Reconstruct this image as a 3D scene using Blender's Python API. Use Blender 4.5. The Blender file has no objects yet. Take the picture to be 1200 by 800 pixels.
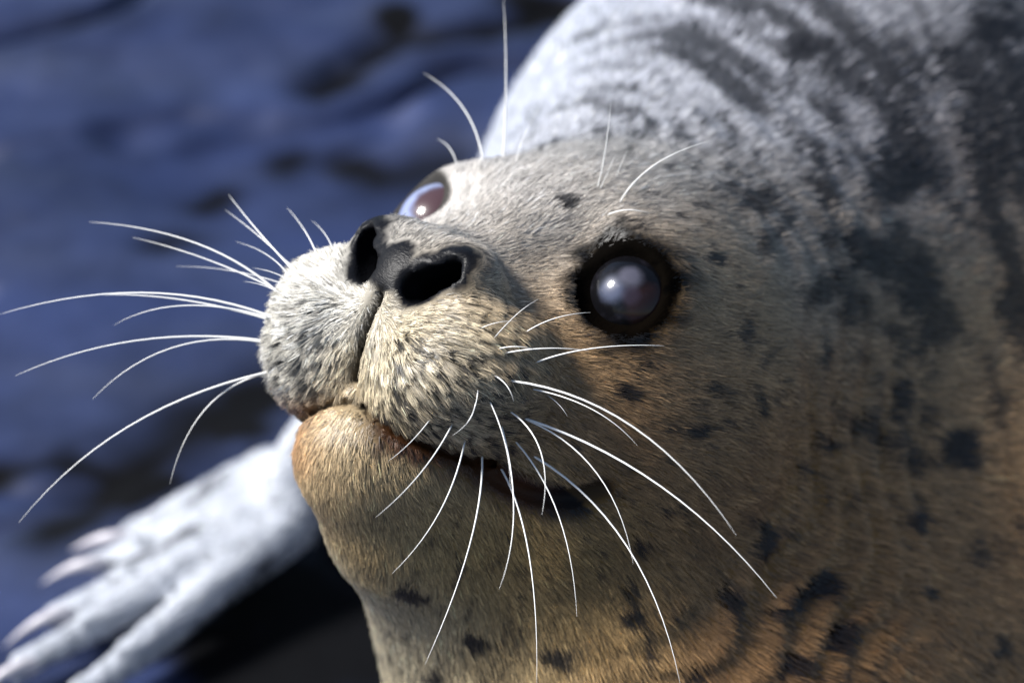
import bpy, math, random
import numpy as np
from mathutils import Vector, Matrix

# ------------------------------------------------------------------ camera
scene = bpy.context.scene
FPX = 3000.0                       # focal length in photo pixels (1200 wide)
PITCH = math.radians(32.0)
CAM_H = 0.76
cp, sp = math.cos(PITCH), math.sin(PITCH)
cam_data = bpy.data.cameras.new('camera')
cam = bpy.data.objects.new('camera', cam_data)
scene.collection.objects.link(cam)
cam_data.sensor_width = 36.0
cam_data.lens = FPX / 1200.0 * 36.0
cam_data.clip_start = 0.02
cam_data.clip_end = 500.0
cam.location = (0, 0, CAM_H)
cam.rotation_euler = (math.pi / 2 - PITCH, 0, 0)
scene.camera = cam
cam_data.dof.use_dof = True
cam_data.dof.focus_distance = 0.838
cam_data.dof.aperture_fstop = 6.3

# ------------------------------------------------------------------ frames
C2W = np.array([[1, 0, 0], [0, sp, -cp], [0, cp, sp]])       # camera axes -> world axes
CAM = np.array([0, 0, CAM_H * 100])                          # cm
HR = np.array([[-0.6707, 0.7137, 0.2022], [-0.0301, -0.2985, 0.9539], [0.7411, 0.6337, 0.2217]])
_u, _s, _v = np.linalg.svd(HR)
HR = _u @ _v
HT = np.array([0.291, 3.204, -89.754])
H2W = C2W @ HR                                                # head frame (forward, left, up) -> world
HO = CAM + C2W @ HT                                           # head origin (between the eyes), cm


def h2w(p):
    return np.asarray(p, float) @ H2W.T + HO


def w2h(p):
    return (np.asarray(p) - HO.astype(np.float32)) @ H2W.astype(np.float32)


def ray(px):
    return C2W @ np.array([(px[0] - 600) / FPX, -(px[1] - 400) / FPX, -1.0])


def at_z(px, z):
    d = ray(px)
    return CAM + d * ((z - CAM[2]) / d[2])


def at_depth(px, depth):
    return CAM + ray(px) * depth


# ------------------------------------------------------------------ sky, sun, exposure
SUN_DIR = C2W @ np.array([-0.70, 0.60, 0.38])                 # towards the sun
SUN_DIR = SUN_DIR / np.linalg.norm(SUN_DIR)
world = bpy.data.worlds.new('World')
scene.world = world
world.use_nodes = True
wn = world.node_tree
sky = wn.nodes.new('ShaderNodeTexSky')
sky.sky_type = 'NISHITA'
sky.sun_disc = False
sky.sun_elevation = math.asin(SUN_DIR[2])
sky.sun_rotation = math.atan2(SUN_DIR[0], SUN_DIR[1])
wn.links.new(sky.outputs['Color'], wn.nodes['Background'].inputs['Color'])
wn.nodes['Background'].inputs['Strength'].default_value = 0.06
sun_data = bpy.data.lights.new('sun', 'SUN')
sun_data.energy = 4.6
sun_data.angle = math.radians(16)
sun_data.color = (1.0, 0.97, 0.93)
sun = bpy.data.objects.new('sun', sun_data)
scene.collection.objects.link(sun)
sun.rotation_euler = Vector(SUN_DIR).to_track_quat('Z', 'Y').to_euler()
sun.location = (-2, 0, 3)
scene.view_settings.view_transform = 'Standard'
scene.view_settings.look = 'None'
scene.view_settings.exposure = 0.95
scene.view_settings.gamma = 1.0
scene.view_settings.use_curve_mapping = False
scene.cycles.use_denoising = True
scene.cycles.max_bounces = 6
scene.cycles.diffuse_bounces = 3
scene.cycles.glossy_bounces = 3
scene.render.hair_type = 'STRIP'

# ------------------------------------------------------------------ distance field helpers (cm)
def sstep(x, a, b):
    t = np.clip((x - a) / (b - a), 0, 1)
    return t * t * (3 - 2 * t)


def smin(a, b, k):
    h = np.maximum(k - np.abs(a - b), 0) / k
    return np.minimum(a, b) - h * h * k * 0.25


def smax(a, b, k):
    return -smin(-a, -b, k)


def ell(p, c, r):
    q = p - np.array(c, np.float32)
    r = np.array(r, np.float32)
    k0 = np.linalg.norm(q / r, axis=1)
    k1 = np.linalg.norm(q / (r * r), axis=1) + 1e-6
    return k0 * (k0 - 1.0) / k1


def cone(p, a, b, ra, rb):
    a = np.array(a, np.float32)
    b = np.array(b, np.float32)
    ab = b - a
    t = np.clip(((p - a) @ ab) / (ab @ ab), 0, 1)
    return np.linalg.norm(p - a - t[:, None] * ab, axis=1) - (ra + (rb - ra) * t)


def chain(p, pts, r):
    d = None
    for a, b in zip(pts[:-1], pts[1:]):
        e = cone(p, a, b, r, r)
        d = e if d is None else np.minimum(d, e)
    return d


CORNER_PX = [(555, 570), (585, 591), (615, 602), (645, 603), (675, 594), (705, 578)]
EYE_DIR = np.array([0.84, 0.33, 0.43])
EYE_C = np.array([-1.0, 4.55, -0.6])
EYE_R = 1.8
CORNER = None


def nostril(s):
    n = cone(s, (6.0, 1.18, -0.98), (5.35, 2.0, -0.3), 0.52, 0.46)
    n = smin(n, cone(s, (5.6, 1.2, -0.98), (3.3, 0.9, -1.6), 0.42, 0.3), 0.25)
    n = smin(n, cone(s, (5.3, 1.6, -0.65), (2.5, 1.1, -1.4), 0.44, 0.3), 0.25)
    return smin(n, cone(s, (5.0, 1.95, -0.35), (3.0, 1.5, -1.0), 0.40, 0.28), 0.25)


def head_parts(w):
    q = w2h(w).astype(np.float32)
    q[:, 2] -= 0.19 * q[:, 1] * sstep(-q[:, 2], 2.0, 5.0) * sstep(q[:, 0], 0.0, 4.0) * sstep(q[:, 2], -11.0, -8.0)
    s = q.copy()
    s[:, 1] = np.sqrt(q[:, 1] ** 2 + 0.02)
    # skull, orbit and brow, bridge of the nose, muzzle core, cheek
    d = ell(q, (-5.2, 0, -3.3), (8.6, 7.0, 6.3))
    d = smin(d, ell(s, (-1.0, 4.1, -0.75), (2.5, 2.35, 2.45)), 1.6)
    d = smin(d, cone(q, (-2.0, 0, -1.4), (4.3, 0, -1.5), 2.9, 1.7), 2.0)
    d = smin(d, cone(q, (-1.0, 0, -4.0), (4.0, 0, -3.8), 4.9, 3.2), 2.0)
    d = smin(d, ell(s, (-3.2, 3.6, -5.2), (5.2, 3.6, 4.2)), 2.5)
    # whisker pads and upper lip
    pad = ell(s, (4.8, 2.75, -3.5), (2.95, 2.75, 2.8))
    pad = smin(pad, ell(s, (3.3, 3.2, -4.4), (2.9, 1.9, 2.7)), 1.2)
    pad = smin(pad, ell(s, (5.25, 2.2, -4.6), (2.15, 2.0, 1.65)), 0.6)
    rho = np.linalg.norm(s - np.array([7.0, 0.0, -1.2], np.float32), axis=1)
    az = np.arctan2(s[:, 1], -(s[:, 2] + 1.2))
    pad = pad - 0.055 * np.sin(rho * 8.2 + np.sin(az * 3.0) * 0.8) * np.sin(az * rho * 4.6) * sstep(rho, 1.6, 3.0)
    d = smin(d, pad, 0.6)
    # nose
    d = smin(d, ell(q, (4.5, 0, -0.95), (1.75, 2.2, 1.6)), 0.8)
    d = smin(d, ell(s, (4.55, 1.75, -0.55), (1.4, 1.35, 1.25)), 0.6)
    d = smin(d, cone(s, (5.55, 1.18, -0.95), (4.95, 2.0, -0.28), 0.80, 0.78), 0.35)
    # lower jaw and throat
    j = cone(q, (5.25, 0, -7.1), (-3.5, 0, -9.5), 1.85, 5.6)
    j = smin(j, cone(q, (5.05, 0, -7.6), (2.75, 0, -9.7), 2.1, 2.5), 2.0)
    j = smin(j, cone(q, (2.75, 0, -9.7), (-2.4, 0, -12.95), 2.5, 4.4), 2.2)
    j = smin(j, ell(q, (4.45, 0, -7.1), (2.3, 3.2, 2.0)), 1.6)
    j = smin(j, cone(s, (4.6, 2.0, -7.3), (0.5, 4.0, -8.4), 1.3, 1.7), 1.2)
    # line where the lips meet
    m = np.sqrt(d * d + j * j) + np.maximum(1.6 - q[:, 0], 0) * 2
    if CORNER is not None:
        m = np.minimum(m, chain(s, CORNER, 0.0))
    return q, s, d, j, m


def sdf_head(w, carve=True):
    q, s, u, j, m = head_parts(w)
    d = smin(u, j, 0.7)
    if not carve:
        return d, m, q
    # philtrum
    g = np.maximum(np.maximum(np.abs(q[:, 1]) - 0.14, -(d + 0.85)), np.maximum(np.abs(q[:, 2] + 3.05) - 1.55, 4.5 - q[:, 0]))
    d = smax(d, -g, 0.45)
    # hollow in front of the inner corner of the eye
    d = smax(d, -ell(s, (1.7, 3.2, 1.3), (2.3, 1.5, 1.5)), 1.0)
    d = smax(d, -nostril(s), 0.35)
    # eye opening
    d = smax(d, -(np.linalg.norm(s - (EYE_C + EYE_DIR * 1.9 + np.array([0.1, -0.15, -0.1])).astype(np.float32), axis=1) - 1.84), 0.3)
    # eyelids hugging the eyeball
    ev = s - EYE_C.astype(np.float32)
    er = np.linalg.norm(ev, axis=1) + 1e-6
    ang = np.arccos(np.clip((ev @ EYE_DIR.astype(np.float32)) / er, -1, 1))
    lid = smax(np.maximum(er - 2.05, 1.7 - er), -(ang - 1.2) * er, 0.14)
    d = smin(d, np.where(ang < 1.7, lid, 5.0), 0.5)
    return d, m, q


C1 = np.array([15.0, 103.0, 15.5])
C2 = np.array([35.0, 137.0, 17.5])
C3 = np.array([62.0, 186.0, 13.0])
C4 = np.array([80.0, 218.0, 4.0])
CH0 = at_depth((700, 560), 97)
SH = np.array([28.5, 100.0, 10.0])
CH1 = at_depth((798, 890), 99)
WR = [((316, 550), (146, 628)), ((320, 565), (112, 664)), ((327, 582), (66, 724)), ((336, 600), (24, 782)), ((346, 616), (80, 826))]


def sdf_body(w):
    d = cone(w, h2w((-5.0, 0, -5.5)), C1, 8.2, 15.5)
    d = smin(d, cone(w, CH0, CH1, 8.5, 10.0), 4.0)
    t = smin(cone(w, C1, C2, 16.5, 18.5), cone(w, C2, C3, 18.5, 12.0), 6)
    t = smin(t, cone(w, C3, C4, 12.0, 4.0), 6)
    t = smin(t, cone(w, SH, C2, 14.5, 16.0), 5)
    t = smin(t, cone(w, CH1, SH, 10.0, 14.5), 4)
    d = smin(d, t, 5.0)
    # right fore flipper lying on the rock
    wr = at_z((345, 565), 4.0)
    a = cone(w, np.array([-1.0, 113.0, 9.0]), wr, 4.2, 1.8)
    for (p0, p1) in WR:
        a = smin(a, cone(w, at_z(p0, 3.2), at_z(p1, 1.0), 1.25, 0.75), 0.45)
    d = smin(d, a, 3.0)
    # left fore flipper and hind flippers, lying outside the picture
    b = cone(w, np.array([36.0, 104.0, 9.0]), np.array([47.0, 97.0, 3.5]), 5.0, 2.2)
    for k in range(5):
        b = smin(b, cone(w, np.array([47.0, 97.0 + k * 0.8, 2.8]), np.array([58.0 + k * 0.4, 83.0 + k * 3.2, 0.9]), 1.3, 0.75), 0.6)
    for sx in (-1, 1):
        b = np.minimum(b, cone(w, C4, C4 + np.array([12.0 + sx * 6.0, 18.0 - sx * 5.0, -1.5]), 3.0, 1.6))
    return smin(d, b, 3.0)


def sdf(w, carve=True):
    w = w.astype(np.float32)
    d = sdf_body(w)
    hc = HO + H2W @ np.array([-1, 0, -4.0])
    near = np.linalg.norm(w - hc.astype(np.float32), axis=1) < 24
    if near.any():
        hdist, m, q = sdf_head(w[near], carve)
        dn = smin(d[near], hdist, 2.5)
        if carve:
            dn = smax(dn, -(m - 0.12 - 0.15 * sstep(-q[:, 0], -5.5, -3.5)), 0.3)
        # rings of loose skin round the neck
        rho = np.linalg.norm(q - np.array([1.5, 0, -4.5], np.float32), axis=1)
        wob = 0.5 * np.sin(q[:, 1] * 0.9 + 1.0) + 0.45 * np.sin(q[:, 2] * 0.8 - q[:, 0] * 0.5)
        amp = (0.14 + 0.22 * sstep(-q[:, 2], 2.0, 6.0)) * np.clip((rho - 10.0) / 2.5, 0, 1) * np.clip((20 - rho) / 4, 0, 1) * (1 - 0.7 * sstep(-q[:, 2], 9.0, 13.0))
        d[near] = dn + amp * np.abs(np.sin((rho + wob) * math.pi / 1.35)) ** 0.7
    return d


def hit(pxs, carve=True):
    """walk the view rays through photo pixels to the skin (world, cm)"""
    dr = np.stack([ray(p) for p in pxs])
    ln = np.linalg.norm(dr, axis=1, keepdims=True)
    dr = dr / ln
    t = np.full(len(dr), 70.0)
    for _ in range(60):
        d = sdf(CAM + dr * t[:, None], carve)
        t += np.clip(d, -3, 3) * 0.8
    return CAM + dr * t[:, None]


CORNER = [tuple(c) for c in w2h(hit(CORNER_PX, False))]


# ------------------------------------------------------------------ surface nets on a graded grid
def axis(lo, hi, f0, f1, fine, grow=1.12, big=1.0):
    a = list(np.arange(f0, f1 + 1e-6, fine))
    s = fine
    while a[-1] < hi:
        s = min(s * grow, big)
        a.append(a[-1] + s)
    s = fine
    b = [f0]
    while b[-1] > lo:
        s = min(s * grow, big)
        b.append(b[-1] - s)
    return np.array(b[:0:-1] + a, np.float64)


def polygonise(f, xs, ys, zs, blk=16):
    nx, ny, nz = len(xs), len(ys), len(zs)
    D = np.full((nx, ny, nz), 5.0, np.float32)
    tot = 0
    todo = []
    cen = []
    rad = []
    for i in range(0, nx, blk):
        for j in range(0, ny, blk):
            for k in range(0, nz, blk):
                sl = (slice(i, min(i + blk, nx)), slice(j, min(j + blk, ny)), slice(k, min(k + blk, nz)))
                a = [v[s] for v, s in zip((xs, ys, zs), sl)]
                c = [(u[0] + u[-1]) / 2 for u in a]
                r = 0.5 * math.sqrt(sum((u[-1] - u[0]) ** 2 for u in a))
                todo.append((sl, a))
                cen.append(c)
                rad.append(r)
    dc = f(np.array(cen, np.float32))
    for (sl, a), c, r in zip(todo, dc, rad):
        if abs(c) > r * 1.35 + 2.0:
            D[sl] = c
            continue
        g = np.stack(np.meshgrid(*a, indexing='ij'), -1).reshape(-1, 3).astype(np.float32)
        D[sl] = f(g).reshape([len(u) for u in a])
        tot += len(g)
    S = D < 0
    # cells with a sign change
    c = np.zeros((nx - 1, ny - 1, nz - 1), np.int8)
    for a in (0, 1):
        for b in (0, 1):
            for e in (0, 1):
                c += S[a:nx - 1 + a, b:ny - 1 + b, e:nz - 1 + e]
    act = np.argwhere((c > 0) & (c < 8))
    idx = np.full(c.shape, -1, np.int64)
    idx[tuple(act.T)] = np.arange(len(act))
    acc = np.zeros((len(act), 3))
    cnt = np.zeros(len(act))
    X = (xs, ys, zs)
    for ax in range(3):
        o1, o2 = [m for m in range(3) if m != ax]
        for a in (0, 1):
            for b in (0, 1):
                i0 = act.copy()
                i0[:, o1] += a
                i0[:, o2] += b
                i1 = i0.copy()
                i1[:, ax] += 1
                d0 = D[tuple(i0.T)]
                d1 = D[tuple(i1.T)]
                m = (d0 < 0) != (d1 < 0)
                t = d0[m] / (d0[m] - d1[m])
                p = np.stack([X[k][i0[m, k]] for k in range(3)], 1)
                p[:, ax] += t * (X[ax][i1[m, ax]] - X[ax][i0[m, ax]])
                acc[m] += p
                cnt[m] += 1
    V = acc / cnt[:, None]
    Q = []
    for ax in range(3):
        o1, o2 = (ax + 1) % 3, (ax + 2) % 3
        s0 = np.take(S, range(S.shape[ax] - 1), ax)
        s1 = np.take(S, range(1, S.shape[ax]), ax)
        e = np.argwhere(s0 != s1)
        e = e[(e[:, o1] > 0) & (e[:, o2] > 0) & (e[:, o1] < S.shape[o1] - 1) & (e[:, o2] < S.shape[o2] - 1)]
        inside = s0[tuple(e.T)]
        q = []
        for da, db in ((-1, -1), (0, -1), (0, 0), (-1, 0)):
            g = e.copy()
            g[:, o1] += da
            g[:, o2] += db
            q.append(idx[tuple(g.T)])
        q = np.stack(q, 1)
        q[~inside] = q[~inside][:, ::-1]
        Q.append(q)
    Q = np.concatenate(Q)
    return V, Q[(Q >= 0).all(1)]


def mesh_from(name, V, Q):
    me = bpy.data.meshes.new(name)
    me.vertices.add(len(V))
    me.vertices.foreach_set('co', np.ascontiguousarray(V, np.float32).ravel())
    n = Q.shape[1]
    me.loops.add(Q.size)
    me.loops.foreach_set('vertex_index', np.ascontiguousarray(Q, np.int32).ravel())
    me.polygons.add(len(Q))
    me.polygons.foreach_set('loop_start', np.arange(0, Q.size, n, dtype=np.int32))
    me.polygons.foreach_set('use_smooth', np.ones(len(Q), bool))
    me.update(calc_edges=True)
    me.validate()
    return me

FINE = 0.16
xs = axis(-30, 106, -12, 11, FINE)
ys = axis(62, 246, 67, 92, FINE)
zs = axis(-2, 44, 10, 32, FINE)
V, Q = polygonise(sdf, xs, ys, zs)

# ------------------------------------------------------------------ noise (numpy value noise)
def _hash(i, j, k, seed):
    h = (i.astype(np.int64) * 73856093) ^ (j.astype(np.int64) * 19349663) ^ (k.astype(np.int64) * 83492791) ^ (seed * 2654435)
    h = (h ^ (h >> 13)) * 1274126177
    h = (h ^ (h >> 16)) & 0xFFFFFF
    return h.astype(np.float32) / 0xFFFFFF


def vnoise(p, seed=0):
    f = np.floor(p)
    t = (p - f).astype(np.float32)
    t = t * t * (3 - 2 * t)
    f = f.astype(np.int64)
    out = np.zeros(len(p), np.float32)
    for a in (0, 1):
        for b in (0, 1):
            for c in (0, 1):
                w = (t[:, 0] if a else 1 - t[:, 0]) * (t[:, 1] if b else 1 - t[:, 1]) * (t[:, 2] if c else 1 - t[:, 2])
                out += w * _hash(f[:, 0] + a, f[:, 1] + b, f[:, 2] + c, seed)
    return out


def fbm(p, octs=3, seed=0):
    o = np.zeros(len(p), np.float32)
    a, tot = 1.0, 0.0
    for i in range(octs):
        o += a * vnoise(p * (2.03 ** i), seed + i * 17)
        tot += a
        a *= 0.5
    return o / tot


def lin(c):
    c = np.array(c, float) / 255.0
    return np.where(c <= 0.04045, c / 12.92, ((c + 0.055) / 1.055) ** 2.4)


# ------------------------------------------------------------------ materials
def new_mat(name):
    m = bpy.data.materials.new(name)
    m.use_nodes = True
    nt = m.node_tree
    return m, nt, nt.nodes['Principled BSDF']


def simple(name, col, rough=0.5, spec=0.5, coat=0.0):
    m, nt, b = new_mat(name)
    b.inputs['Base Color'].default_value = (*col, 1)
    b.inputs['Roughness'].default_value = rough
    b.inputs['Specular IOR Level'].default_value = spec
    b.inputs['Coat Weight'].default_value = coat
    b.inputs['Coat Roughness'].default_value = 0.05
    return m


# ------------------------------------------------------------------ wet rock
def build_ground():
    nx, ny = 420, 420
    def spread(n, a, b, c0, c1, frac):
        u = np.linspace(a, c0, int(n * (1 - frac) / 2), endpoint=False)
        v = np.linspace(c0, c1, int(n * frac), endpoint=False)
        w = np.linspace(c1, b, n - len(u) - len(v))
        return np.concatenate([u, v, w])
    gx = spread(nx, -900, 900, -75, 70, 0.8)
    gy = spread(ny, -600, 1500, 60, 210, 0.8)
    G = np.stack(np.meshgrid(gx, gy, indexing='xy'), -1).reshape(-1, 2)
    p = np.zeros((len(G), 3))
    p[:, :2] = G
    r = np.radians(28)
    u = G[:, 0] * np.cos(r) + G[:, 1] * np.sin(r)
    v = -G[:, 0] * np.sin(r) + G[:, 1] * np.cos(r)
    q = np.stack([u / 60, v / 27, np.zeros(len(u))], 1)
    z = (fbm(q, 4, 3) - 0.5) * 4.5
    rid = 1 - np.abs(fbm(q * 1.4 + 7.3, 4, 21) * 2 - 1)
    z -= 1.6 * sstep(rid, 0.92, 1.0)
    z += (fbm(np.stack([G[:, 0] / 3.0, G[:, 1] / 3.0, z * 0], 1), 3, 40) - 0.5) * 0.3
    # open joints in the ledge
    joints = [([(372, 100), (420, 72), (470, 48), (560, 40), (655, 8)], 1.1, 2.2), ([(395, 165), (440, 178), (520, 172)], 1.6, 1.8),
              ([(335, 168), (352, 160)], 1.2, 2.0), ([(235, 222), (268, 200)], 0.8, 1.8), ([(130, 570), (190, 520), (255, 475), (325, 440)], 2.2, 2.0),
              ([(0, 545), (60, 530), (120, 545)], 0.9, 1.2), ([(60, 610), (110, 590)], 1.2, 2.0), ([(190, 275), (215, 262)], 0.8, 1.0)]
    shade_mask = np.zeros(len(G))  # shade painted into the rock colour: by chin and flipper, and in joints
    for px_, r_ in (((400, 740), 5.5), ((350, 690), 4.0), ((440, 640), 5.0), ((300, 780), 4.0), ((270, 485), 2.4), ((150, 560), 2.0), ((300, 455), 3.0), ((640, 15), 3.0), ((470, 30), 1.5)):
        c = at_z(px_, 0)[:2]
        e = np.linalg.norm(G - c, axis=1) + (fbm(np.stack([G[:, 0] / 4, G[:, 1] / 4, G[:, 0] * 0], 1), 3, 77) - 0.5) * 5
        shade_mask = np.maximum(shade_mask, 1 - sstep(e, r_ * 0.6, r_ * 1.5))
    for pts, wd, dp in joints:
        P = [at_z(a, 0)[:2] for a in pts]
        dm = None
        for a, b in zip(P[:-1], P[1:]):
            ab = b - a
            t = np.clip(((G - a) @ ab) / (ab @ ab), 0, 1)
            e = np.linalg.norm(G - a - t[:, None] * ab, axis=1)
            dm = e if dm is None else np.minimum(dm, e)
        dm = dm + (fbm(np.stack([G[:, 0] / 2.5, G[:, 1] / 2.5, dm * 0], 1), 2, 9) - 0.5) * 1.6
        shade_mask = np.maximum(shade_mask, np.exp(-np.clip(dm, 0, 50) ** 2 / (2 * (wd * 1.15) ** 2)))
        z -= 0.4 * dp * np.exp(-np.clip(dm, 0, 50) ** 2 / (2 * wd * wd))
    # lower the rock under the flipper and chest so that they rest on it
    z = np.minimum(z, 1.2)
    c = at_z((200, 660), 0)[:2]
    near = np.exp(-((G - c) ** 2).sum(1) / (2 * 11.0 ** 2))
    z = z * (1 - near) + (-0.2) * near
    for px_ in ((388, 232), (430, 200), (20, 445), (275, 205)):
        c = at_z(px_, 0)[:2]
        near = np.exp(-((G - c) ** 2).sum(1) / (2 * 5.0 ** 2))
        z = z * (1 - near) + z[np.argmax(near)] * near - 0.3 * near
    p[:, 2] = z
    a = np.arange(nx * ny).reshape(ny, nx)
    Qd = np.stack([a[:-1, :-1], a[:-1, 1:], a[1:, 1:], a[1:, :-1]], -1).reshape(-1, 4)
    me = mesh_from('rock_ground', p / 100, Qd)
    at_ = me.attributes.new('painted_shade', 'FLOAT', 'POINT')
    at_.data.foreach_set('value', shade_mask.astype(np.float32))
    o = bpy.data.objects.new('rock_ground', me)
    scene.collection.objects.link(o)
    o['kind'] = 'structure'
    m, nt, b = new_mat('wet_rock')
    tc = nt.nodes.new('ShaderNodeTexCoord')
    n1 = nt.nodes.new('ShaderNodeTexNoise')
    n1.inputs['Scale'].default_value = 9.0
    n1.inputs['Detail'].default_value = 8.0
    n1.inputs['Roughness'].default_value = 0.65
    cr = nt.nodes.new('ShaderNodeValToRGB')
    cr.color_ramp.elements[0].position = 0.3
    cr.color_ramp.elements[0].color = (0.006, 0.010, 0.032, 1)
    cr.color_ramp.elements[1].position = 0.75
    cr.color_ramp.elements[1].color = (0.015, 0.030, 0.104, 1)  # blue of the reflected sky is put into the base colour
    rr = nt.nodes.new('ShaderNodeMapRange')
    rr.inputs['From Min'].default_value = 0.35
    rr.inputs['From Max'].default_value = 0.7
    rr.inputs['To Min'].default_value = 0.5
    rr.inputs['To Max'].default_value = 0.7
    n2 = nt.nodes.new('ShaderNodeTexNoise')
    n2.inputs['Scale'].default_value = 60.0
    n2.inputs['Detail'].default_value = 6.0
    bp = nt.nodes.new('ShaderNodeBump')
    bp.inputs['Strength'].default_value = 0.25
    bp.inputs['Distance'].default_value = 0.003
    L = nt.links.new
    L(tc.outputs['Object'], n1.inputs['Vector'])
    L(tc.outputs['Object'], n2.inputs['Vector'])
    L(n1.outputs['Fac'], cr.inputs['Fac'])
    L(n1.outputs['Fac'], rr.inputs['Value'])
    shade_at = nt.nodes.new('ShaderNodeAttribute')
    shade_at.attribute_name = 'painted_shade'
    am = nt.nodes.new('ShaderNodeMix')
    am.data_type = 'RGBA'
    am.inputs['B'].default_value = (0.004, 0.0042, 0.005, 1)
    L(shade_at.outputs['Fac'], am.inputs['Factor'])
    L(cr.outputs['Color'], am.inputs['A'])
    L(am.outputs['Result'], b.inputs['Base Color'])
    L(rr.outputs['Result'], b.inputs['Roughness'])
    L(n2.outputs['Fac'], bp.inputs['Height'])
    L(bp.outputs['Normal'], b.inputs['Normal'])
    n3 = nt.nodes.new('ShaderNodeTexNoise')
    n3.inputs['Scale'].default_value = 1.0
    n3.inputs['Detail'].default_value = 5.0
    mp3 = nt.nodes.new('ShaderNodeMapping')
    mp3.inputs['Rotation'].default_value = (0, 0, math.radians(28))
    mp3.inputs['Scale'].default_value = (3.5, 11.0, 5.0)
    L(tc.outputs['Object'], mp3.inputs['Vector'])
    L(mp3.outputs['Vector'], n3.inputs['Vector'])
    sheen_cut = nt.nodes.new('ShaderNodeMapRange')       # painted shade takes the sheen off too
    sheen_cut.inputs['To Min'].default_value = 0.35
    sheen_cut.inputs['To Max'].default_value = 0.03
    L(shade_at.outputs['Fac'], sheen_cut.inputs['Value'])
    L(sheen_cut.outputs['Result'], b.inputs['Specular IOR Level'])
    film = nt.nodes.new('ShaderNodeMapRange')      # broken film of water
    film.inputs['From Min'].default_value = 0.46
    film.inputs['From Max'].default_value = 0.64
    film.inputs['To Max'].default_value = 3.0
    L(n3.outputs['Fac'], film.inputs['Value'])
    fm = nt.nodes.new('ShaderNodeMath')
    fm.operation = 'MULTIPLY'
    L(film.outputs['Result'], fm.inputs[0])
    L(sheen_cut.outputs['Result'], fm.inputs[1])
    L(fm.outputs['Value'], b.inputs['Coat Weight'])
    b.inputs['Coat Roughness'].default_value = 0.55
    b.inputs['Coat IOR'].default_value = 1.33
    me.materials.append(m)


build_ground()

# ------------------------------------------------------------------ colour of the coat
# (place on the skin seen through a photo pixel, reach in cm, colour, share of dark mottling, mottle size in cm)
COAT = [((335, 370), 1.6, (236, 232, 220), 0.02, 0.5), ((365, 330), 1.6, (234, 230, 220), 0.02, 0.5), ((500, 430), 1.8, (224, 214, 190), 0.02, 0.5), ((440, 450), 1.0, (222, 208, 176), 0.0, 0.5),
        ((600, 500), 1.8, (200, 172, 130), 0.05, 0.5), ((560, 380), 1.5, (210, 190, 156), 0.03, 0.5), ((530, 272), 1.6, (206, 200, 192), 0.05, 0.6), ((600, 225), 2.2, (218, 214, 210), 0.06, 0.7),
        ((700, 205), 2.2, (210, 204, 196), 0.08, 0.7), ((620, 300), 1.8, (186, 172, 152), 0.10, 0.6), ((640, 400), 1.8, (182, 148, 106), 0.10, 0.6), ((740, 450), 2.2, (174, 138, 98), 0.14, 0.7),
        ((700, 530), 1.5, (124, 84, 44), 0.15, 0.7), ((850, 330), 2.6, (190, 164, 128), 0.14, 0.8), ((850, 500), 2.8, (180, 140, 94), 0.18, 0.9), ((356, 515), 0.8, (176, 118, 66), 0.0, 0.5), ((375, 560), 1.2, (200, 176, 138), 0.0, 0.6),
        ((410, 500), 1.3, (204, 184, 150), 0.03, 0.5), ((440, 530), 1.4, (200, 174, 132), 0.03, 0.5), ((470, 590), 2.0, (196, 170, 124), 0.06, 0.7), ((570, 660), 2.2, (192, 158, 96), 0.10, 0.8), ((690, 690), 2.4, (184, 148, 92), 0.16, 0.9),
        ((470, 740), 2.2, (216, 204, 174), 0.08, 0.8), ((600, 780), 2.5, (190, 166, 124), 0.14, 0.8), ((900, 600), 3.0, (180, 136, 88), 0.12, 1.0), ((850, 760), 3.0, (126, 98, 68), 0.12, 1.0),  # last entry: low chest, shadow put into its darker colour
        ((1000, 470), 3.0, (188, 146, 100), 0.26, 1.1), ((1000, 650), 3.5, (184, 138, 88), 0.12, 1.2), ((1140, 680), 4.5, (190, 142, 92), 0.08, 1.3), ((1150, 480), 4.0, (200, 160, 114), 0.40, 1.8),
        ((1150, 330), 4.0, (212, 176, 130), 0.50, 2.2), ((1100, 110), 5.0, (164, 162, 164), 0.74, 2.2), ((930, 250), 3.0, (186, 180, 172), 0.72, 0.6), ((1000, 330), 2.5, (156, 138, 112), 0.72, 0.9),
        ((800, 130), 3.0, (194, 197, 206), 0.42, 0.6), ((660, 60), 4.0, (188, 194, 208), 0.08, 0.8), ((860, 30), 5.0, (190, 194, 206), 0.40, 1.2), ((760, 185), 1.8, (208, 204, 198), 0.12, 0.8),
        ((960, 120), 3.5, (196, 196, 202), 0.66, 1.0), ((250, 640), 7.0, (212, 218, 230), 0.34, 1.2), ((120, 740), 6.0, (212, 218, 230), 0.26, 1.2), ((345, 560), 4.0, (212, 218, 230), 0.26, 1.2)]
_pos = hit([c[0] for c in COAT])
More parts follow.
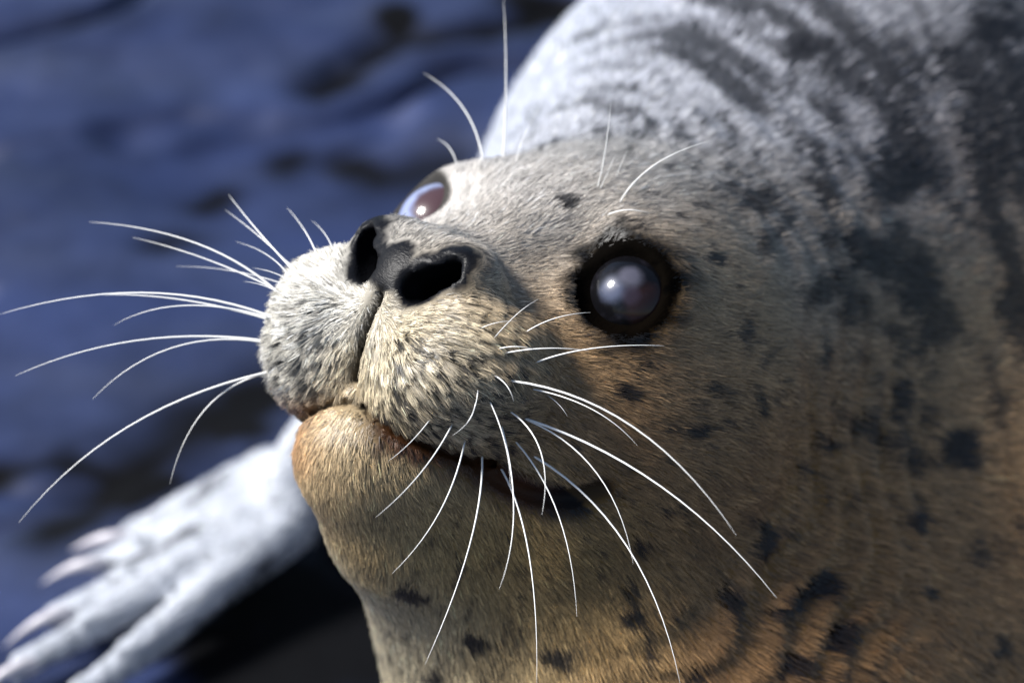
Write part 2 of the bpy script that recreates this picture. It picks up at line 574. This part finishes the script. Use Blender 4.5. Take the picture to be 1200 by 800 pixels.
# single dark blotches: (pixel, half length cm, half width cm, turn in degrees)
BLOTS = [((890, 632), .55, .9, 0), ((945, 690), 1.3, .5, -22), ((920, 775), .55, .35, 0), ((985, 742), .9, .5, -50), ((868, 385), .28, .75, 10), ((884, 468), .16, .65, -15), ((1050, 478), .5, 1.3, 5),
         ((1112, 520), 1.0, .9, 0), ((725, 458), .45, .3, 30), ((812, 500), .55, .4, 0), ((660, 245), .5, .45, 0), ((740, 635), .5, .35, 0), ((645, 762), .8, .35, 0), ((735, 718), .5, .3, 0),
         ((480, 690), .55, .3, 20), ((505, 785), .5, .3, 0), ((1160, 752), .5, .4, 0), ((965, 520), .5, .4, 0), ((855, 700), .4, .3, 0), ((1065, 600), .4, .6, 0), ((960, 415), .3, .9, 0), ((560, 745), .5, .3, 10),
         ((1055, 205), 1.6, 1.2, 0), ((1010, 300), 1.1, .8, 30), ((1060, 330), 1.0, 1.2, 0), ((940, 60), 1.3, .8, 20), ((1160, 40), 1.6, 1.5, 0), ((1080, 690), .35, .25, 0), ((830, 300), .4, .2, 0)]
_r = random.Random(4)
for k in range(9):                         # dark wet streaks on top of the chin
    BLOTS.append(((418 + 6 * k + _r.uniform(-3, 3), 474 + 2.5 * k + _r.uniform(-4, 6)), .07, .26, -35 + 9 * k))
for row in range(5):                       # follicles in rows on the whisker pads
    for k in range(6):
        BLOTS.append(((326 + 17 * k + row * 2 + _r.uniform(-4, 4), 364 + 19 * row - 7 * k + _r.uniform(-3, 3)), .13, .07, 25))
for row in range(8):
    for k in range(9):
        BLOTS.append(((474 + 17 * k - row * 3 + _r.uniform(-5, 5), 392 + 14 * row + 6 * k + _r.uniform(-5, 5)), .10, .22, -25))
_bl = hit([b[0] for b in BLOTS])


def coat(P, jit=0.0):
    """albedo (linear), and helper masks for points P (world cm) with normals N"""
    n = len(P)
    q, s, u, j, m = head_parts(P.astype(np.float32))
    W = np.zeros(n, np.float32)
    C = np.zeros((n, 3), np.float32)
    D = np.zeros(n, np.float32)
    S = np.zeros(n, np.float32)
    wob = np.stack([fbm(P / 1.6, 2, 5) - .5, fbm(P / 1.6 + 31, 2, 6) - .5, fbm(P / 1.6 + 57, 2, 7) - .5], 1) * 1.6
    Pw = P + wob
    for c, (px, r, col, dk, ms) in zip(_pos, COAT):
        d2 = ((Pw - c) ** 2).sum(1) / (r * r)
        w = np.exp(-0.5 * np.minimum(d2, 120)) + 1e-3 / (1 + d2) ** 2
        W += w
        C += w[:, None] * lin(col).astype(np.float32)
        D += w * dk
        S += w * ms
    C /= W[:, None]
    D /= W
    S /= W
    dv = P - h2w((1.5, 0, -4.5))
    rr_ = np.linalg.norm(dv, axis=1, keepdims=True)
    Pm = dv / rr_ * 13.0 + rr_ * np.array([0.75, -0.7, 0.6])
    # the far side of the animal repeats the near side's mottling by noise alone
    f = np.zeros(n, np.float32)
    for k, size in enumerate((0.5, 0.9, 1.6, 2.4)):
        wt = np.exp(-((np.log(S) - math.log(size)) ** 2) / 0.12)
        f += wt * fbm(Pm / size * 1.15, 3, 60 + k)
        if k == 0:
            tw = wt
        else:
            tw = tw + wt
    f = f / tw + (np.random.default_rng(5).normal(0, 1, n) * jit if jit else 0)
    thr = 0.70 - 0.36 * D
    dark = 0.92 * sstep(f, thr - 0.03, thr + 0.06) * np.clip(D * 9, 0, 1)
    rag = (fbm(P / 0.35, 2, 90) - 0.5) * 1.3 + (fbm(P / 1.0, 2, 91) - 0.5) * 1.2
    for c, (px, a, b, ang) in zip(_bl, BLOTS):
        d = P - c
        sel = (d * d).sum(1) < (3.0 * max(a, b)) ** 2
        if not sel.any():
            continue
        X = d[sel] @ C2W[:, 0]
        Y = d[sel] @ C2W[:, 1]
        t = math.radians(-ang)
        e = np.sqrt(((X * math.cos(t) + Y * math.sin(t)) / a) ** 2 + ((-X * math.sin(t) + Y * math.cos(t)) / b) ** 2)
        dark[sel] = np.maximum(dark[sel], 1 - sstep(e + rag[sel] * (1.0 if a > 0.25 else 0.25), 0.7, 1.15))
    tint = 1 + (fbm(P / 0.8, 3, 120) - 0.5) * 0.35
    C = C * tint[:, None]
    C = C * (1 - 0.93 * dark[:, None]) + np.array([0.007, 0.007, 0.009]) * 0.93 * dark[:, None]
    # dark skin round the eyes
    ey = np.linalg.norm(s - (EYE_C + EYE_DIR * 1.4).astype(np.float32), axis=1)
    rim = 1 - sstep(ey + (fbm(P / 0.7, 2, 130) - .5) * 0.9, 1.9, 2.75)
    rim = np.where(q[:, 1] > 0, rim, 0.9 * (1 - sstep(ey, 1.62, 1.85)))
    C = C * (1 - 0.994 * rim[:, None]) + np.array([0.0012, 0.0011, 0.0011]) * rim[:, None]
    # nose leather
    nd = nostril(s)
    sep = ell(q, (6.0, 0, -0.6), (1.2, 0.95, 1.0))
    nrag = (fbm(P / 0.25, 2, 140) - .5) * 0.35
    ndu = nostril(s - np.array([0.05, 0.0, 0.30], np.float32))
    nose = np.maximum(1 - sstep(np.minimum(nd, ndu) + nrag, 0.22, 0.62), 1 - sstep(sep + nrag, -0.15, 0.25))
    nose *= np.clip((q[:, 0] - 2.2) * 2, 0, 1)
    inn = sstep(nd, -0.12, 0.06)[:, None]
    C = C * (1 - nose[:, None]) + (np.array([0.0042, 0.0045, 0.0062]) * inn + 0.0008) * nose[:, None]
    # lips
    hd = np.linalg.norm(q - np.array([2, 0, -6]), axis=1) < 10
    lower = j < u
    lip = (1 - sstep(m + np.where(lower, 0, 0.25), 0.35, 0.95)) * hd * sstep(q[:, 1], 0.3, 1.8)
    lc = np.where(lower[:, None], np.array([0.09, 0.035, 0.012]), np.array([0.05, 0.03, 0.018]))
    back = sstep(-q[:, 0], -3.2, -1.5)[:, None]
    lc = lc * (1 - back) + np.array([0.012, 0.010, 0.009]) * back
    C = C * (1 - lip[:, None]) + lc * lip[:, None]
    gro = (q[:, 0] > 5.0) & (q[:, 2] < -1.2) & (q[:, 2] > -4.6)
    slit = np.where(gro, 1 - sstep(np.abs(q[:, 1]), 0.10, 0.24), 0)
    C = C * (1 - 0.8 * slit[:, None])
    bare = np.maximum.reduce([slit, 1 - sstep(ey, 1.6, 1.85), 1 - sstep(nd, 0.10, 0.2), sstep(nose, 0.55, 0.9), (1 - sstep(m - 0.15 * sstep(-q[:, 0], -5.5, -3.5), 0.08, 0.26)) * hd])
    return C.astype(np.float32), dict(q=q, s=s, u=u, j=j, m=m, ey=ey, nd=nd, nose=nose, lip=lip, bare=bare, hd=hd, mid=np.where(gro, np.abs(q[:, 1]), 9.0))


# ------------------------------------------------------------------ the seal
seal = bpy.data.objects.new('seal', None)
scene.collection.objects.link(seal)
seal.location = (0.15, 1.03, 0.0)
seal['label'] = 'spotted grey seal lying on wet dark rock, looking up with white whiskers spread'
seal['category'] = 'seal'


def child(name, data, parent, mat=None):
    o = bpy.data.objects.new(name, data)
    scene.collection.objects.link(o)
    o.parent = parent
    o.matrix_parent_inverse = Matrix.Translation(-seal.location)
    if mat:
        data.materials.append(mat)
    return o


def skin_mat():
    m, nt, b = new_mat('seal_skin')
    at = nt.nodes.new('ShaderNodeAttribute')
    at.attribute_name = 'coat'
    wet = nt.nodes.new('ShaderNodeAttribute')
    wet.attribute_name = 'wet'
    nz = nt.nodes.new('ShaderNodeTexNoise')
    nz.inputs['Scale'].default_value = 900.0
    bp = nt.nodes.new('ShaderNodeBump')
    bp.inputs['Strength'].default_value = 0.35
    bp.inputs['Distance'].default_value = 0.0006
    mr = nt.nodes.new('ShaderNodeMapRange')
    mr.inputs['To Min'].default_value = 0.75
    mr.inputs['To Max'].default_value = 0.42
    L = nt.links.new
    L(at.outputs['Color'], b.inputs['Base Color'])
    L(wet.outputs['Fac'], mr.inputs['Value'])
    L(mr.outputs['Result'], b.inputs['Roughness'])
    L(nz.outputs['Fac'], bp.inputs['Height'])
    L(bp.outputs['Normal'], b.inputs['Normal'])
    mi = nt.nodes.new('ShaderNodeMapRange')
    mi.inputs['To Min'].default_value = 1.03
    mi.inputs['To Max'].default_value = 1.24
    L(wet.outputs['Fac'], mi.inputs['Value'])
    L(mi.outputs['Result'], b.inputs['IOR'])
    return m


body_me = mesh_from('body', V / 100, Q)
body = child('body', body_me, seal, skin_mat())
colv, mk = coat(V)
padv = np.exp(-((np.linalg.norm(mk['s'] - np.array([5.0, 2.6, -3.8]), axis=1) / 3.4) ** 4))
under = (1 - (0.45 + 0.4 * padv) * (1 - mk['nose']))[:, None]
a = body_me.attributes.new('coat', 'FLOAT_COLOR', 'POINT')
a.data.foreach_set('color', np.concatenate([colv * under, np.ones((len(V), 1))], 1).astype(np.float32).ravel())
a = body_me.attributes.new('wet', 'FLOAT', 'POINT')
a.data.foreach_set('value', np.maximum(mk['nose'], mk['lip']).astype(np.float32))

# ------------------------------------------------------------------ fur
rng = np.random.default_rng(11)
T = np.concatenate([Q[:, [0, 1, 2]], Q[:, [0, 2, 3]]])
A, B, Cc = V[T[:, 0]], V[T[:, 1]], V[T[:, 2]]
cr_ = np.cross(B - A, Cc - A)
area = np.linalg.norm(cr_, axis=1) / 2
fn = cr_ / (2 * area[:, None] + 1e-12)
cen = (A + B + Cc) / 3
toc = CAM - cen
dist = np.linalg.norm(toc, axis=1)
face = (fn * toc).sum(1) / dist
cc = (cen - CAM) @ C2W
pxx = 600 + FPX * cc[:, 0] / -cc[:, 2]
pxy = 400 - FPX * cc[:, 1] / -cc[:, 2]
hq = w2h(cen)
hd_ = np.linalg.norm(hq - np.array([3.0, 0, -4.0]), axis=1)
dens = np.interp(hd_, [0, 6, 9, 14, 22, 35, 60], [520, 480, 340, 220, 140, 110, 80])
dens *= (face > -0.3) & (pxx > -160) & (pxx < 1360) & (pxy > -160) & (pxy < 960)
dens *= np.clip(0.35 + face * 1.2, 0.35, 1)
wgt = area * dens
NH = int(wgt.sum())
cum = np.cumsum(wgt)
ti = np.searchsorted(cum, rng.random(NH) * cum[-1])
r1, r2 = np.sqrt(rng.random(NH)), rng.random(NH)
P = (1 - r1)[:, None] * A[ti] + (r1 * (1 - r2))[:, None] * B[ti] + (r1 * r2)[:, None] * Cc[ti]
VN = np.zeros_like(V)
for k in range(3):
    for i_ in range(3):
        VN[:, i_] += np.bincount(T[:, k], weights=cr_[:, i_], minlength=len(V))
N = (1 - r1)[:, None] * VN[T[ti, 0]] / 1 + (r1 * (1 - r2))[:, None] * VN[T[ti, 1]] + (r1 * r2)[:, None] * VN[T[ti, 2]]
N /= np.linalg.norm(N, axis=1, keepdims=True) + 1e-12
colr, mk = coat(P, 0.045)
keep = rng.random(NH) > mk['bare'] * 1.2
P, N, colr = P[keep], N[keep], colr[keep]
mk = {k: v[keep] for k, v in mk.items()}
n = len(P)
q = mk['q']
hd2 = np.linalg.norm(q - np.array([3.0, 0, -4.0]), axis=1)
# lie of the hair: away from the nose, down the flipper to the claws
flow = P - h2w((7.2, 0, -1.6))
tip = at_z((60, 740), 1.0)
fl = (P[:, 0] < -4) & (P[:, 1] > 84) & (P[:, 2] < 14) & (hd2 > 13)
flow[fl] = np.array(tip) - at_z((340, 570), 4.0)
flow /= np.linalg.norm(flow, axis=1, keepdims=True)
pad = np.exp(-((np.linalg.norm(mk['s'] - np.array([5.0, 2.6, -3.8]), axis=1) / 3.4) ** 4))
swirl = np.stack([fbm(P / 1.3, 2, 200) - .5, fbm(P / 1.3, 2, 201) - .5, fbm(P / 1.3, 2, 202) - .5], 1)
flow = flow + swirl * (0.55 + 0.5 * pad)[:, None] + rng.normal(0, 0.10, (n, 3))
flow -= (flow * N).sum(1, keepdims=True) * N
flow /= np.linalg.norm(flow, axis=1, keepdims=True) + 1e-9
length = np.interp(hd2, [0, 5, 9, 14, 24], [0.42, 0.46, 0.58, 0.75, 0.85]) * rng.uniform(0.65, 1.2, n)
length *= 1 + 0.25 * pad
length[fl] *= 0.5
length *= np.clip(0.35 + mk['mid'] / 1.3, 0.4, 1)
length *= np.clip(mk['nd'] / 0.9, 0.12, 1) * np.clip(0.25 + mk['m'] / 1.2, 0.3, 1) * np.clip((mk['ey'] - 1.2) / 1.4, 0.25, 1)
lift = np.radians(np.interp(hd2, [0, 6, 12], [17, 17, 16])) + rng.normal(0, 0.09, n)
# wet clumps: hair tips drawn towards jittered cell centres
def clump(P, size, seed):
    f = np.floor(P / size).astype(np.int64)
    best = np.full(len(P), 1e9)
    C = np.zeros_like(P)
    idv = np.zeros(len(P))
    for a in (-1, 0, 1):
        for b in (-1, 0, 1):
            for c in (-1, 0, 1):
                g = f + np.array([a, b, c])
                h = np.stack([_hash(g[:, 0], g[:, 1], g[:, 2], seed + k) for k in range(3)], 1)
                cp_ = (g + h) * size
                d = ((cp_ - P) ** 2).sum(1)
                m = d < best
                best[m] = d[m]
                C[m] = cp_[m]
                idv[m] = h[m, 0]
    return C, idv
nose_p = h2w((7.0, 0, -1.4))
dv = P - nose_p
rho = np.linalg.norm(dv, axis=1, keepdims=True)
cw, id1 = clump(dv / rho * (5 + 0.5 * rho), 0.45, 300)
rc = np.linalg.norm(cw, axis=1, keepdims=True)
c1 = nose_p + cw / rc * np.maximum((rc - 5) / 0.5, 0.1)
c1 = np.where(hd2[:, None] < 16, c1, P)
edge = np.linalg.norm((c1 - P) - ((c1 - P) * N).sum(1, keepdims=True) * N, axis=1)
c2, id2 = clump(P, 0.75, 310)
w1 = (0.12 + 0.76 * pad) * np.clip((16 - hd2) / 6, 0.0, 1)
w2 = 0.14 * np.clip((30 - hd2) / 8, 0.3, 1)
off = (c1 - P) * w1[:, None] + (c2 - P) * w2[:, None]
off -= (off * N).sum(1, keepdims=True) * N
K = 4
pts = np.zeros((n, K, 3))
for k in range(K):
    t = k / (K - 1)
    up = np.sin(lift) * t * (1 - 0.45 * t)
    pts[:, k] = P - N * 0.03 + flow * (length * np.cos(lift) * t)[:, None] + N * (length * up)[:, None] + off * (t ** 1.3)
rad0 = np.interp(hd2, [0, 7, 12, 20, 40], [0.0085, 0.0085, 0.0105, 0.0145, 0.021])
rad0 = np.where(fl, 0.013, rad0)
rad = rad0[:, None] * np.array([1.0, 0.95, 0.7, 0.18])[None]
guard = rng.random(n) < 0.13
rad[guard] *= 1.7
gmul = np.where(guard, np.where(rng.random(n) < 0.55, 0.42, 1.45), 1.0)
colr = colr * gmul[:, None]
colr = colr * (rng.uniform(0.62, 1.30, n) * (0.88 + 0.24 * id1) * (1 - 0.80 * pad * sstep(edge, 0.17, 0.40)))[:, None]
hc = bpy.data.hair_curves.new('fur')
hc.add_curves([K] * n)
hc.attributes['position'].data.foreach_set('vector', (pts / 100).astype(np.float32).ravel())
ra = hc.attributes.get('radius') or hc.attributes.new('radius', 'FLOAT', 'POINT')
ra.data.foreach_set('value', (rad / 100).astype(np.float32).ravel())
ca = hc.attributes.new('coat', 'FLOAT_COLOR', 'CURVE')
ca.data.foreach_set('color', np.concatenate([np.clip(colr, 0, 0.9), np.ones((n, 1))], 1).astype(np.float32).ravel())
na = hc.attributes.new('skin_normal', 'FLOAT_VECTOR', 'CURVE')
na.data.foreach_set('vector', N.astype(np.float32).ravel())


def fur_mat():
    m, nt, b = new_mat('seal_fur')
    at = nt.nodes.new('ShaderNodeAttribute')
    at.attribute_name = 'coat'
    an = nt.nodes.new('ShaderNodeAttribute')
    an.attribute_name = 'skin_normal'
    geo = nt.nodes.new('ShaderNodeNewGeometry')
    mx = nt.nodes.new('ShaderNodeMix')
    mx.data_type = 'VECTOR'
    mx.inputs['Factor'].default_value = 0.35
    nm = nt.nodes.new('ShaderNodeVectorMath')
    nm.operation = 'NORMALIZE'
    hi = nt.nodes.new('ShaderNodeHairInfo')
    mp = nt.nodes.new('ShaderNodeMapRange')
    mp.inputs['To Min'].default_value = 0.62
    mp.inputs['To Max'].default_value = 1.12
    mu = nt.nodes.new('ShaderNodeVectorMath')
    mu.operation = 'SCALE'
    L = nt.links.new
    L(an.outputs['Vector'], mx.inputs['A'])
    L(geo.outputs['Normal'], mx.inputs['B'])
    L(mx.outputs['Result'], nm.inputs[0])
    L(nm.outputs['Vector'], b.inputs['Normal'])
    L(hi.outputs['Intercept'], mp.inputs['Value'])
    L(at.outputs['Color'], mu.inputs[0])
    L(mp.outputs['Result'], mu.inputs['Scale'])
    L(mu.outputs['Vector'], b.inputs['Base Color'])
    b.inputs['Roughness'].default_value = 0.38
    b.inputs['Specular IOR Level'].default_value = 0.5
    return m


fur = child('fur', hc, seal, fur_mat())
fur['kind'] = 'stuff'
print('hairs', n)


# ------------------------------------------------------------------ eyes
def eye_mat(name, base, blobs):
    m, nt, b = new_mat(name)
    L = nt.links.new
    tc = nt.nodes.new('ShaderNodeTexCoord')
    nz = nt.nodes.new('ShaderNodeTexNoise')
    nz.inputs['Scale'].default_value = 260.0
    nz.inputs['Detail'].default_value = 3.0
    L(tc.outputs['Object'], nz.inputs['Vector'])
    rgb = nt.nodes.new('ShaderNodeRGB')
    rgb.outputs[0].default_value = (*base, 1)
    cur = rgb.outputs[0]
    for c, r, soft, col, amt in blobs:
        mp = nt.nodes.new('ShaderNodeMapping')
        k = 1.0 / r
        mp.inputs['Scale'].default_value = (k, k, k)
        mp.inputs['Location'].default_value = tuple(-k * x for x in c)
        gr = nt.nodes.new('ShaderNodeTexGradient')
        gr.gradient_type = 'SPHERICAL'
        ad = nt.nodes.new('ShaderNodeMath')
        ad.operation = 'MULTIPLY_ADD'
        ad.inputs[1].default_value = 0.35
        sb = nt.nodes.new('ShaderNodeMath')
        sb.operation = 'SUBTRACT'
        sb.inputs[1].default_value = 0.175
        mr = nt.nodes.new('ShaderNodeMapRange')
        mr.interpolation_type = 'SMOOTHSTEP'
        mr.inputs['From Min'].default_value = 0.0
        mr.inputs['From Max'].default_value = soft
        mr.inputs['To Max'].default_value = amt
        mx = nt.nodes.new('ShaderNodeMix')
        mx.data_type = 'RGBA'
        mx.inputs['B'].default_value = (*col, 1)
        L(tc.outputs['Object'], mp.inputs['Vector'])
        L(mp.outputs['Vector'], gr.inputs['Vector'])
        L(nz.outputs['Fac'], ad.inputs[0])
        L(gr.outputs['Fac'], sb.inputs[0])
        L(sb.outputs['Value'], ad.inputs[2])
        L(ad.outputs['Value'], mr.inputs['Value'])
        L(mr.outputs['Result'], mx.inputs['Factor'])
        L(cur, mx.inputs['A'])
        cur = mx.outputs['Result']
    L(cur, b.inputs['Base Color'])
    b.inputs['Roughness'].default_value = 0.3
    b.inputs['Coat Weight'].default_value = 1.0
    b.inputs['Coat IOR'].default_value = 1.27
    b.inputs['Specular IOR Level'].default_value = 0.15
    b.inputs['Coat Roughness'].default_value = 0.03
    return m


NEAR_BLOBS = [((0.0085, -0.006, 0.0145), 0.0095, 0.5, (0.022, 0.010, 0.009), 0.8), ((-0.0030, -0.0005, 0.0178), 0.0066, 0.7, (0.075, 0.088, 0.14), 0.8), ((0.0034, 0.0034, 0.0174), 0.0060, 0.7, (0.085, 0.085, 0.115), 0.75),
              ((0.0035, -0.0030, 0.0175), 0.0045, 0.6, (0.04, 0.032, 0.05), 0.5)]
FAR_BLOBS = [((0.010, -0.004, 0.014), 0.012, 0.4, (0.05, 0.022, 0.02), 0.95)]


def build_eye(sy):
    ns, nr = 48, 32
    vs, fs = [], []
    for i in range(nr + 1):
        th = math.pi * i / nr
        r = EYE_R * (1 + 0.05 * max(0, math.cos(th)) ** 6)
        for k in range(ns):
            ph = 2 * math.pi * k / ns
            vs.append((r * math.sin(th) * math.cos(ph), r * math.sin(th) * math.sin(ph), r * math.cos(th)))
    for i in range(nr):
        for k in range(ns):
            fs.append((i * ns + k, (i + 1) * ns + k, (i + 1) * ns + (k + 1) % ns, i * ns + (k + 1) % ns))
    me = mesh_from('eye', np.array(vs) / 100, np.array(fs))
    o = child('eye', me, seal, eye_mat('clouded_eye', (0.003, 0.003, 0.004), NEAR_BLOBS) if sy > 0 else eye_mat('sky_tinted_eye', (0.22, 0.26, 0.42), FAR_BLOBS))  # far eye base: pale sclera with the sky's reflection painted in
    z = H2W @ (EYE_DIR * np.array([1, sy, 1]))
    x = C2W[:, 0] - z * (C2W[:, 0] @ z)
    x /= np.linalg.norm(x)
    z /= np.linalg.norm(z)
    y = np.cross(z, x)
    M = Matrix([[*r_, 0] for r_ in np.stack([x, y, z], 1)] + [[0, 0, 0, 1]])
    M.translation = Vector(h2w(EYE_C * np.array([1, sy, 1])) / 100)
    o.matrix_basis = M
    if sy > 0:
        o['label'] = 'dark clouded eye ringed by black skin'
    else:
        o['label'] = 'pale shining eye above the nose, sky reflection painted in its blue'


build_eye(1)
build_eye(-1)

# ------------------------------------------------------------------ whiskers
# root, middle and tip in photo pixels, thickness mm, how far the tip comes forward (cm, towards the viewer)
WH = [((325, 342), (230, 285), (105, 260), .55, -2), ((325, 340), (240, 303), (155, 278), .4, -2), ((345, 318), (300, 268), (268, 228), .45, -3), ((345, 315), (305, 278), (264, 246), .35, -3),
      ((372, 300), (357, 270), (336, 243), .35, -3), ((390, 292), (380, 273), (365, 258), .25, -3), ((330, 332), (270, 317), (207, 312), .25, -2), ((338, 322), (312, 298), (276, 283), .25, -2),
      ((312, 370), (165, 343), (0, 368), .6, -1), ((310, 374), (205, 350), (105, 346), .5, -1), ((308, 372), (215, 358), (133, 381), .4, -1), ((306, 400), (160, 399), (18, 440), .55, 0),
      ((306, 402), (200, 408), (108, 468), .45, 0), ((310, 438), (150, 500), (22, 612), .55, 0), ((312, 437), (240, 480), (199, 567), .45, 0), ((345, 332), (322, 320), (296, 314), .22, -1),
      ((340, 350), (310, 335), (285, 330), .22, -1),
      ((590, 186), (593, 90), (590, 0), .5, 0), ((566, 192), (545, 130), (497, 86), .45, -2), ((538, 190), (527, 174), (512, 163), .3, -1), ((604, 192), (615, 158), (635, 122), .22, -1),
      ((700, 220), (709, 178), (716, 120), .35, 1), ((726, 238), (766, 194), (832, 165), .42, 1), ((712, 252), (735, 246), (762, 250), .35, .5), ((703, 222), (713, 200), (722, 180), .2, .5), ((722, 208), (728, 192), (735, 175), .2, .5),
      ((583, 409), (605, 406), (630, 410), .3, .3), ((590, 414), (640, 408), (690, 411), .35, .5), ((627, 425), (695, 408), (778, 405), .4, .8), ((615, 390), (650, 373), (692, 366), .3, .5), ((580, 395), (607, 367), (632, 350), .22, .3),
      ((563, 385), (582, 378), (605, 376), .2, .3),
      ((598, 446), (742, 500), (863, 627), .5, 3), ((625, 456), (695, 480), (747, 522), .35, 1.5), ((615, 490), (775, 570), (910, 700), .6, 3), ((618, 492), (700, 555), (742, 660), .42, 2), ((598, 482), (634, 530), (635, 603), .4, 2),
      ((627, 535), (735, 640), (797, 800), .55, 3), ((605, 518), (655, 605), (676, 722), .42, 2.5), ((588, 500), (602, 600), (585, 690), .42, 2.5), ((588, 550), (620, 650), (629, 800), .5, 3), ((565, 535), (550, 640), (498, 778), .5, 3),
      ((545, 515), (515, 600), (459, 672), .42, 2), ((530, 497), (492, 555), (440, 606), .38, 2), ((505, 490), (481, 518), (455, 540), .28, 1), ((580, 440), (594, 452), (602, 470), .28, .8), ((557, 470), (550, 492), (530, 510), .25, 1),
      ((640, 462), (655, 474), (665, 488), .25, .8), ((574, 470), (592, 520), (598, 570), .3, 1.5), ((560, 455), (556, 478), (545, 498), .25, .8)]
wm = simple('whisker', (0.86, 0.86, 0.84), 0.35, 0.5)


def depth_of(p):
    return -((p - CAM) @ C2W)[:, 2]


roots = np.array([w_[0] for w_ in WH], float)
for _ in range(12):
    hits = hit(roots)
    bad = (np.abs(sdf(hits)) > 0.05) | (depth_of(hits) > 100)
    if not bad.any():
        break
    v_ = np.array([430, 380]) - roots[bad]
    roots[bad] += v_ / np.linalg.norm(v_, axis=1, keepdims=True) * 5
hm_, ht_ = hit([w_[1] for w_ in WH]), hit([w_[2] for w_ in WH])
D0, D1, D2 = depth_of(hits), depth_of(hm_), depth_of(ht_)
D1 = np.where(np.abs(sdf(hm_)) < 0.1, D1, 1e3)
D2 = np.where(np.abs(sdf(ht_)) < 0.1, D2, 1e3)


def whisker(i):
    root, mid, tipp, mm, fwd = WH[i]
    h = hits[i]
    d2 = min(D0[i] - fwd, D2[i] - 1.2)
    d1 = min((D0[i] + d2) / 2 - 0.3, D1[i] - 0.5)
    p0, p1, p2 = h, at_depth(mid, d1), at_depth(tipp, d2)
    c = 2 * p1 - 0.5 * (p0 + p2)
    ns, nk = 6, 14
    vs, fs = [], []
    pts = []
    for k in range(nk + 1):
        t = k / nk
        pts.append((1 - t) ** 2 * p0 + 2 * t * (1 - t) * c + t * t * p2)
    pts[0] = p0 - (pts[1] - p0) / np.linalg.norm(pts[1] - p0) * 0.15
    pts = np.array(pts)
    for k in range(nk + 1):
        t = k / nk
        d = pts[min(k + 1, nk)] - pts[max(k - 1, 0)]
        d /= np.linalg.norm(d)
        a = np.cross(d, (0.3, 0.2, 0.9))
        a /= np.linalg.norm(a)
        b = np.cross(d, a)
        rr = mm * 0.075 * ((1 - t) ** 0.75 * 0.92 + 0.08)
        for i in range(ns):
            an = 2 * math.pi * i / ns
            vs.append(pts[k] + rr * (math.cos(an) * a + math.sin(an) * b))
    for k in range(nk):
        for i in range(ns):
            fs.append((k * ns + i, k * ns + (i + 1) % ns, (k + 1) * ns + (i + 1) % ns, (k + 1) * ns + i))
    me = mesh_from('whisker', np.array(vs) / 100, np.array(fs))
    child('whisker', me, seal, wm)


for i_ in range(len(WH)):
    whisker(i_)

# ------------------------------------------------------------------ claws
cm = simple('claw', (0.52, 0.50, 0.54), 0.35, 0.5)
CLAWS = [((150, 630), (118, 632), (82, 645)), ((118, 662), (88, 664), (48, 684)), ((78, 720), (46, 728), (4, 758)), ((38, 780), (4, 790), (-32, 822))]
for a_, b_, c_ in CLAWS:
    p0, p1, p2 = at_z(a_, 1.5), at_z(b_, 1.7), at_z(c_, 0.3)
    c = 2 * p1 - 0.5 * (p0 + p2)
    ns, nk = 10, 12
    vs, fs = [], []
    pts = np.array([(1 - t) ** 2 * p0 + 2 * t * (1 - t) * c + t * t * p2 for t in np.linspace(0, 1, nk + 1)])
    for k in range(nk + 1):
        t = k / nk
        d = pts[min(k + 1, nk)] - pts[max(k - 1, 0)]
        d /= np.linalg.norm(d)
        a = np.cross(d, (0, 0, 1))
        a /= np.linalg.norm(a)
        b = np.cross(a, d)
        rr = 0.42 * (1 - t ** 1.6) + 0.02
        for i in range(ns):
            an = 2 * math.pi * i / ns
            vs.append(pts[k] + rr * (0.8 * math.cos(an) * a + math.sin(an) * b))
    for k in range(nk):
        for i in range(ns):
            fs.append((k * ns + i, k * ns + (i + 1) % ns, (k + 1) * ns + (i + 1) % ns, (k + 1) * ns + i))
    child('claw', mesh_from('claw', np.array(vs) / 100, np.array(fs)), seal, cm)
